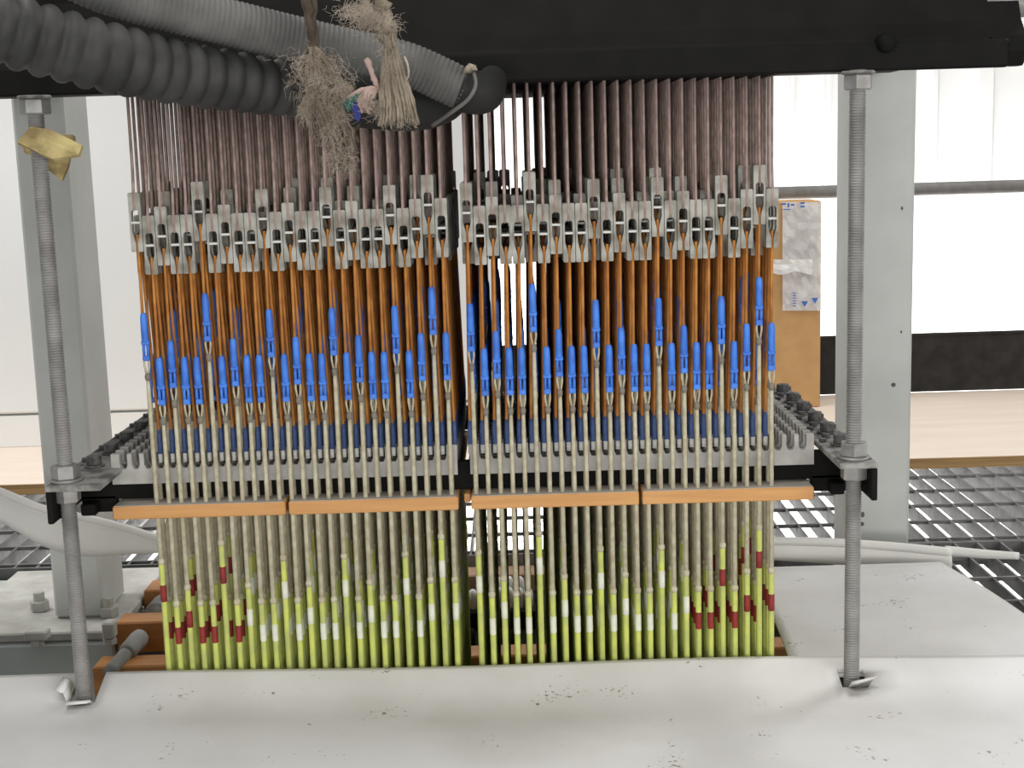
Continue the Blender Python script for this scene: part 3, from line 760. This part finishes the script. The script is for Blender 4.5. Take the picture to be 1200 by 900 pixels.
# ================================================================== HOSES
def hose(name, ctrl, pitch, depth, mat_, label, cuff=None, seg=28):
    """ctrl (u, v, r_px, Y)"""
    pts = [(P(u, v, Y=Y), r * Y / FPX) for u, v, r, Y in ctrl]
    fine = smooth_path(pts, 1500)
    out, rad, s = [], [], 0.0
    L = sum((fine[i + 1][0] - fine[i][0]).length for i in range(1500))
    step = pitch / 6; nxt = 0.0; k = 0
    prof = [0.0, 0.62, 0.95, 1.0, 0.8, 0.3]
    for i in range(1500):
        if s >= nxt:
            out.append(fine[i][0]); rad.append(fine[i][1] - depth * (1 - prof[k % 6])); k += 1; nxt += step
        s += (fine[i + 1][0] - fine[i][0]).length
    root = tag(empty(name, out[0]), label, 'hose')
    b = MB(); b.tube(out, rad, seg); rel(b.build('hose_tube', mat_, root), out[0])
    if cuff:
        pc = smooth_path([(P(u, v, Y=Y), r * Y / FPX) for u, v, r, Y in cuff], 16)
        b = MB(); b.tube([p for p, r in pc], [r for p, r in pc], seg); rel(b.build('hose_cuff', M_CUFF, root), out[0])
hose('corrugated_hose', [(-130, 2, 45, 1.02), (-60, 18, 44, 1.04), (0, 33, 43, 1.06), (60, 50, 42, 1.08), (120, 66, 41, 1.10), (200, 83, 38, 1.14), (280, 96, 35, 1.18), (350, 106, 32, 1.215), (420, 116, 31, 1.24)], 0.0168, 0.0044, M_HOSE,
     'thick dark corrugated hose running in from upper left', cuff=[(405, 114, 33, 1.236), (450, 119, 32, 1.247), (490, 121, 31, 1.252), (520, 116, 27, 1.255), (535, 110, 20, 1.258)], seg=36)
hose('ribbed_hose', [(20, -62, 27, 1.10), (117, -14, 27, 1.12), (233, 18, 27, 1.15), (340, 44, 26, 1.18), (427, 63, 24.5, 1.195), (475, 74, 24.5, 1.205), (518, 93, 25, 1.21), (546, 107, 24, 1.212)], 0.0042, 0.0009, M_HOSEF,
     'thinner grey finely ribbed hose above the thick hose', cuff=[(538, 103, 25, 1.212), (553, 108, 25, 1.214), (566, 108, 24, 1.22), (573, 101, 20, 1.235), (578, 92, 16, 1.25)], seg=30)
b = MB(); wp = smooth_path([(P(550, 76, Y=1.20), 0), (P(556, 88, Y=1.186), 0), (P(557, 102, Y=1.185), 0), (P(548, 117, Y=1.187), 0), (P(530, 131, Y=1.195), 0), (P(507, 147, Y=1.215), 0)], 30)
r0 = tag(empty('tie_wire', wp[0][0]), 'grey tie wire looped around the end of the ribbed hose', 'wire')
b.tube([p for p, _ in wp], 0.0017, 8); rel(b.build('wire_loop', M_WIRE, r0), wp[0][0])
b = MB(); q = P(551, 82, Y=1.19)
for k in range(7):
    d = Vector((random.uniform(-1, 1), random.uniform(-1, 0.3), random.uniform(-0.6, 0.6))) * 0.006
    b.tube([q - d * 0.4, q + d * 0.3 + Vector((0, -0.002, 0.002)), q + d], [0.0025, 0.0028, 0.0008], 6)
rel(b.build('twist_knot', M_ROPE, r0), wp[0][0])

# ================================================================== FRAYED ROPES
def strand(b, ctrl, n=14, wob=0.0012, seg=6):
    sp = smooth_path([(P(u, v, Y=Y), r * Y / FPX) for u, v, r, Y in ctrl], n)
    b.tube([p + Vector((random.uniform(-wob, wob), random.uniform(-wob, wob), random.uniform(-wob, wob) * 0.5)) for p, r in sp], [max(0.0003, r * random.uniform(0.75, 1.25)) for p, r in sp], seg)
def fuzz(b, u0, v0, u1, v1, wpx, Y, n, lpx=14, r=0.00014, down=0.5):
    for _ in range(n):
        t = random.random(); u = u0 + (u1 - u0) * t + random.gauss(0, wpx * 0.5); v = v0 + (v1 - v0) * t + random.gauss(0, 4)
        y = Y + random.uniform(-0.012, 0.006)
        p = P(u, v, Y=y); a = random.uniform(0, 2 * PI); L = lpx * Y / FPX * random.uniform(0.4, 1.2)
        d = Vector((math.cos(a), random.uniform(-0.5, 0.5), math.sin(a) - down)) * L
        c = Vector((random.uniform(-1, 1), random.uniform(-1, 1), random.uniform(-1, 1))) * L * 0.35
        b.tube([p, p + d * 0.5 + c, p + d], [r, r, r * 0.5], 3, cap=False)
Y1 = 1.135
e = P(362, 0, Y=Y1); r1 = tag(empty('frayed_rope', e), 'frayed brown rope hanging in front of the hoses, left of two', 'rope', 'frayed ropes')
b = MB()
strand(b, [(357, -30, 6, Y1), (361, 10, 5.5, Y1), (365, 40, 5.5, Y1), (367, 62, 7, Y1)]); strand(b, [(365, -30, 4, Y1 + .004), (368, 20, 4, Y1 + .004), (370, 62, 6, Y1)])
rel(b.build('rope_strand', M_ROPED, r1), e)
b = MB()
for k in range(80):
    o_ = random.gauss(0, 8.5); yy = Y1 + random.uniform(-0.009, 0.006); end = random.uniform(150, 204); rr = random.uniform(1.0, 2.4)
    L = (end - 58) / 142
    strand(b, [(367 + o_ * 0.25, 56, rr, yy), (374 + o_ * 1.35, 58 + 32 * L, rr, yy), (381 + o_ * 1.25, 58 + 62 * L, rr, yy), (390 + o_ * 0.9, 58 + 92 * L, rr, yy), (397 + o_ * 0.8, 58 + 120 * L, rr, yy), (401 + o_ * 0.75, end, rr * 0.5, yy)], wob=0.0016, seg=5)
for k in range(16):
    o_ = random.gauss(0, 3.5)
    strand(b, [(376, 92, 1.6, Y1 - .01), (362 + o_, 112, 1.8, Y1 - .012), (357 + o_ * 1.2, 128, 1.6, Y1 - .012), (358 + o_ * 1.3, 142 + random.uniform(-6, 3), 0.7, Y1 - .012)], wob=0.001, seg=5, n=8)
    strand(b, [(390, 88, 1.6, Y1 - .01), (400 + o_, 96, 1.8, Y1 - .012), (407 + o_ * 1.2, 104, 1.6, Y1 - .012), (410 + o_ * 1.3, 112 + random.uniform(-6, 3), 0.7, Y1 - .012)], wob=0.001, seg=5, n=8)
rel(b.build('frayed_end', M_ROPE1, r1), e)
b = MB(); fuzz(b, 370, 62, 382, 120, 34, Y1 - 0.008, 900, 13); fuzz(b, 384, 120, 402, 200, 22, Y1 - 0.008, 700, 12); fuzz(b, 398, 95, 404, 112, 10, Y1 - 0.012, 200, 12); fuzz(b, 358, 118, 358, 140, 8, Y1 - 0.016, 120, 9)
rel(b.build('fibre_fuzz', M_FUZZ, r1), e)
Y2 = 1.125
e = P(430, 0, Y=Y2); r2 = tag(empty('frayed_rope', e), 'frayed beige rope with splayed ends beside the ribbed hose, right of two', 'rope', 'frayed ropes')
b = MB()
strand(b, [(424, -30, 7, Y2), (428, 0, 7, Y2 - .004), (433, 28, 6, Y2 - .006)]); strand(b, [(440, -30, 8, Y2), (446, 0, 9, Y2), (452, 25, 12, Y2), (456, 50, 9, Y2)])
strand(b, [(438, 26, 6, Y2 - .006), (447, 32, 9, Y2 - .01), (456, 30, 7, Y2 - .01)])
rel(b.build('rope_strand', M_ROPE, r2), e)
b = MB()
for (ua, va, ub, vb, w_) in ((448, 100, 446, 146, 6.5), (456, 100, 458, 148, 7), (463, 100, 470, 146, 6.5), (468, 95, 476, 140, 6), (474, 95, 488, 146, 6.5)):
    for k in range(12):
        o_ = random.gauss(0, w_ * 0.38); yy = Y2 - .005 + random.uniform(-0.004, 0.004); rr = random.uniform(1.2, 2.2)
        strand(b, [(456 + o_ * 0.9, 40, rr, yy), (458 + (ua - 460) * 0.4 + o_, 65, rr, yy), (ua + o_, va, rr, yy), ((ua + ub) / 2 + 1 + o_ * 1.1, (va + vb) / 2, rr, yy), (ub + o_ * 1.35, vb + random.uniform(-7, 4), rr * 0.6, yy)], wob=0.0006, seg=5)
rel(b.build('splayed_end', M_ROPE, r2), e)
b = MB(); fuzz(b, 415, 8, 450, 34, 24, Y2 - 0.008, 900, 12, down=0.1); fuzz(b, 455, 40, 462, 100, 14, Y2 - 0.008, 260, 10); fuzz(b, 448, 142, 486, 146, 10, Y2 - 0.008, 90, 7)
strand(b, [(474, 66, 1.3, Y2 - .01), (478, 78, 1.3, Y2 - .012), (479, 88, 1.2, Y2 - .012), (475, 96, 1, Y2 - .01)], wob=0.0002)
rel(b.build('fibre_fuzz', M_FUZZ, r2), e)
Y3 = 1.12
e = P(432, 75, Y=Y3); r3 = tag(empty('thread_tuft', e), 'tuft of pink, green and navy threads between the two ropes', 'threads')
b = MB(); strand(b, [(430, 70, 3.5, Y3), (435, 82, 4, Y3), (440, 96, 3, Y3), (446, 104, 3, Y3 + .006)], wob=0.0006)
for k in range(8): strand(b, [(446, 103, 2.5, Y3 + .004), (430 + k, 104 + k, 2.2, Y3), (420 + k * 2, 118 + (k % 3) * 3, 2.2, Y3 - .003 * (k % 3)), (424 + k * 2.2, 132 - (k % 4) * 4, 1.8, Y3)], wob=0.0012, n=8)
for k in range(3): strand(b, [(440, 103, 1.6, Y3), (424, 104 + k, 1.6, Y3), (408, 114 + k * 2, 1.4, Y3)], wob=0.0006, n=8)
rel(b.build('pink_threads', M_PINK, r3), e)
b = MB(); fuzz(b, 425, 112, 442, 130, 12, Y3 - 0.006, 180, 9)
rel(b.build('fibre_fuzz', M_FUZZ, r3), e)
b = MB()
for k in range(5): strand(b, [(420, 112 + k, 2, Y3), (412, 116 + k * 2, 2.4, Y3), (404 + k, 122 + k * 2, 1.6, Y3)], wob=0.0012, n=6)
rel(b.build('green_threads', M_TEAL, r3), e)
b = MB()
for k in range(5): strand(b, [(418, 120, 2, Y3), (415 + k, 128, 2.4, Y3 - .002), (418 + k * 0.8, 140 + (k % 2) * 2, 1.4, Y3 - .002)], wob=0.001, n=6)
rel(b.build('navy_threads', M_BLUT, r3), e)

# ================================================================== FOAM PAD ON THE LEFT ROD
e = P(52, 180, Y=DR); r4 = tag(empty('foam_pad', e), 'torn yellow foam pad pierced by the left rod below its top nut', 'foam pad')
b = MB()
def quad(pts, Yo): return [P(u, v, Y=DR + dy) for (u, v, dy) in pts]
tl, ml, bl, tr, br, mr = P(22, 166, Y=DR - .02), P(40, 152, Y=DR - .012), P(47, 190, Y=DR + .004), P(95, 168, Y=DR + .02), P(70, 212, Y=DR + .012), P(62, 188, Y=DR + .006)
xr_ = xlr
b.grid([[P(36, 148, Y=DR - .016), P(60, 152, Y=DR - .020), P(96, 170, Y=DR - .016)], [P(28, 157, Y=DR - .018), P(55, 166, Y=DR - .022), P(92, 181, Y=DR - .017)], [P(20, 166, Y=DR - .019), P(49, 181, Y=DR - .021), P(62, 186, Y=DR - .017)]], Vector((0, 0.005, -0.002)), smooth=False)
o = rel(b.build('upper_flap', M_FOAM, r4), e)
b = MB()
b.grid([[P(20, 168, Y=DR + .012), P(45, 176, Y=DR + .012), P(82, 184, Y=DR + .012)], [P(32, 178, Y=DR + .014), P(52, 188, Y=DR + .014), P(79, 196, Y=DR + .014)], [P(44, 190, Y=DR + .014), P(58, 200, Y=DR + .014), P(72, 212, Y=DR + .013)]], Vector((0, 0.006, 0)), smooth=False)
rel(b.build('lower_flap', M_FOAM, r4), e)
b = MB(); b.bbox(xr_ - 0.018, xr_ + 0.028, DR + 0.0105, DR + 0.022, P(60, 180, Y=DR).z, P(60, 158, Y=DR).z, 0.002)
rel(b.build('pad_core', M_FOAM, r4), e)

# ================================================================== CARDBOARD BOX
YB = 3.05
x0b, x1b = XU(840, 350, YB), XU(962, 350, YB)
z1b = ZV(236, YB, 935)
e = (x1b - 0.1, YB + 0.06, 0.022)
r5 = tag(empty('cardboard_box', e), 'tall brown cardboard box in torn plastic wrap on the plywood', 'box')
b = MB(); b.bbox(x0b, x1b, YB, YB + 0.11, 0.0222, z1b, 0.003); rel(b.build('carton', M_CARD, r5), e)
rnd = random.Random(3)
u0, u1, v0, v1 = 917, 963, 237, 364
rows = [[P(u0 + (u1 - u0) * j / 10, v0 + (v1 - v0) * i / 16, Y=YB - 0.005 - rnd.uniform(0, 0.0035)) for j in range(11)] for i in range(17)]
b = MB(); b.grid(rows, Vector((0, 0.0008, 0)), smooth=False); rel(b.build('plastic_wrap', M_WRAP, r5), e)
rows = [[P(906 + 46 * j / 8, 304 + (16 + 2 * math.sin(j)) * i / 3, Y=YB - 0.018 - rnd.uniform(0, 0.006)) for j in range(9)] for i in range(4)]
b = MB(); b.grid(rows, Vector((0, 0.0008, 0)), smooth=False); rel(b.build('packing_tape', M_TAPE, r5), e)
b = MB(); 
# printed marks on the wrap: short blue strokes and triangles
for (ua, va, ub, vb) in ((916, 238, 921, 240), (923, 238, 925, 243), (927, 239, 931, 241), (938, 237, 943, 239), (938, 241, 943, 243), (918, 245, 926, 246)):
    p, q = P(ua, va, Y=YB - 0.018), P(ub, vb, Y=YB - 0.018); b.box(p.x, q.x, YB - 0.0182, YB - 0.0175, q.z, p.z)
for (uc, vc) in ((943, 356), (955, 352)):
    b.add([P(uc - 4, vc - 3, Y=YB - 0.018), P(uc + 4, vc - 3, Y=YB - 0.018), P(uc, vc + 4, Y=YB - 0.018)], [(0, 1, 2)])
for k in range(6):
    p, q = P(929, 343 + k * 3, Y=YB - 0.018), P(933, 344 + k * 3, Y=YB - 0.018); b.box(p.x, q.x, YB - 0.0182, YB - 0.0175, q.z, p.z)
rel(b.build('blue_print', M_PRINT, r5), e)
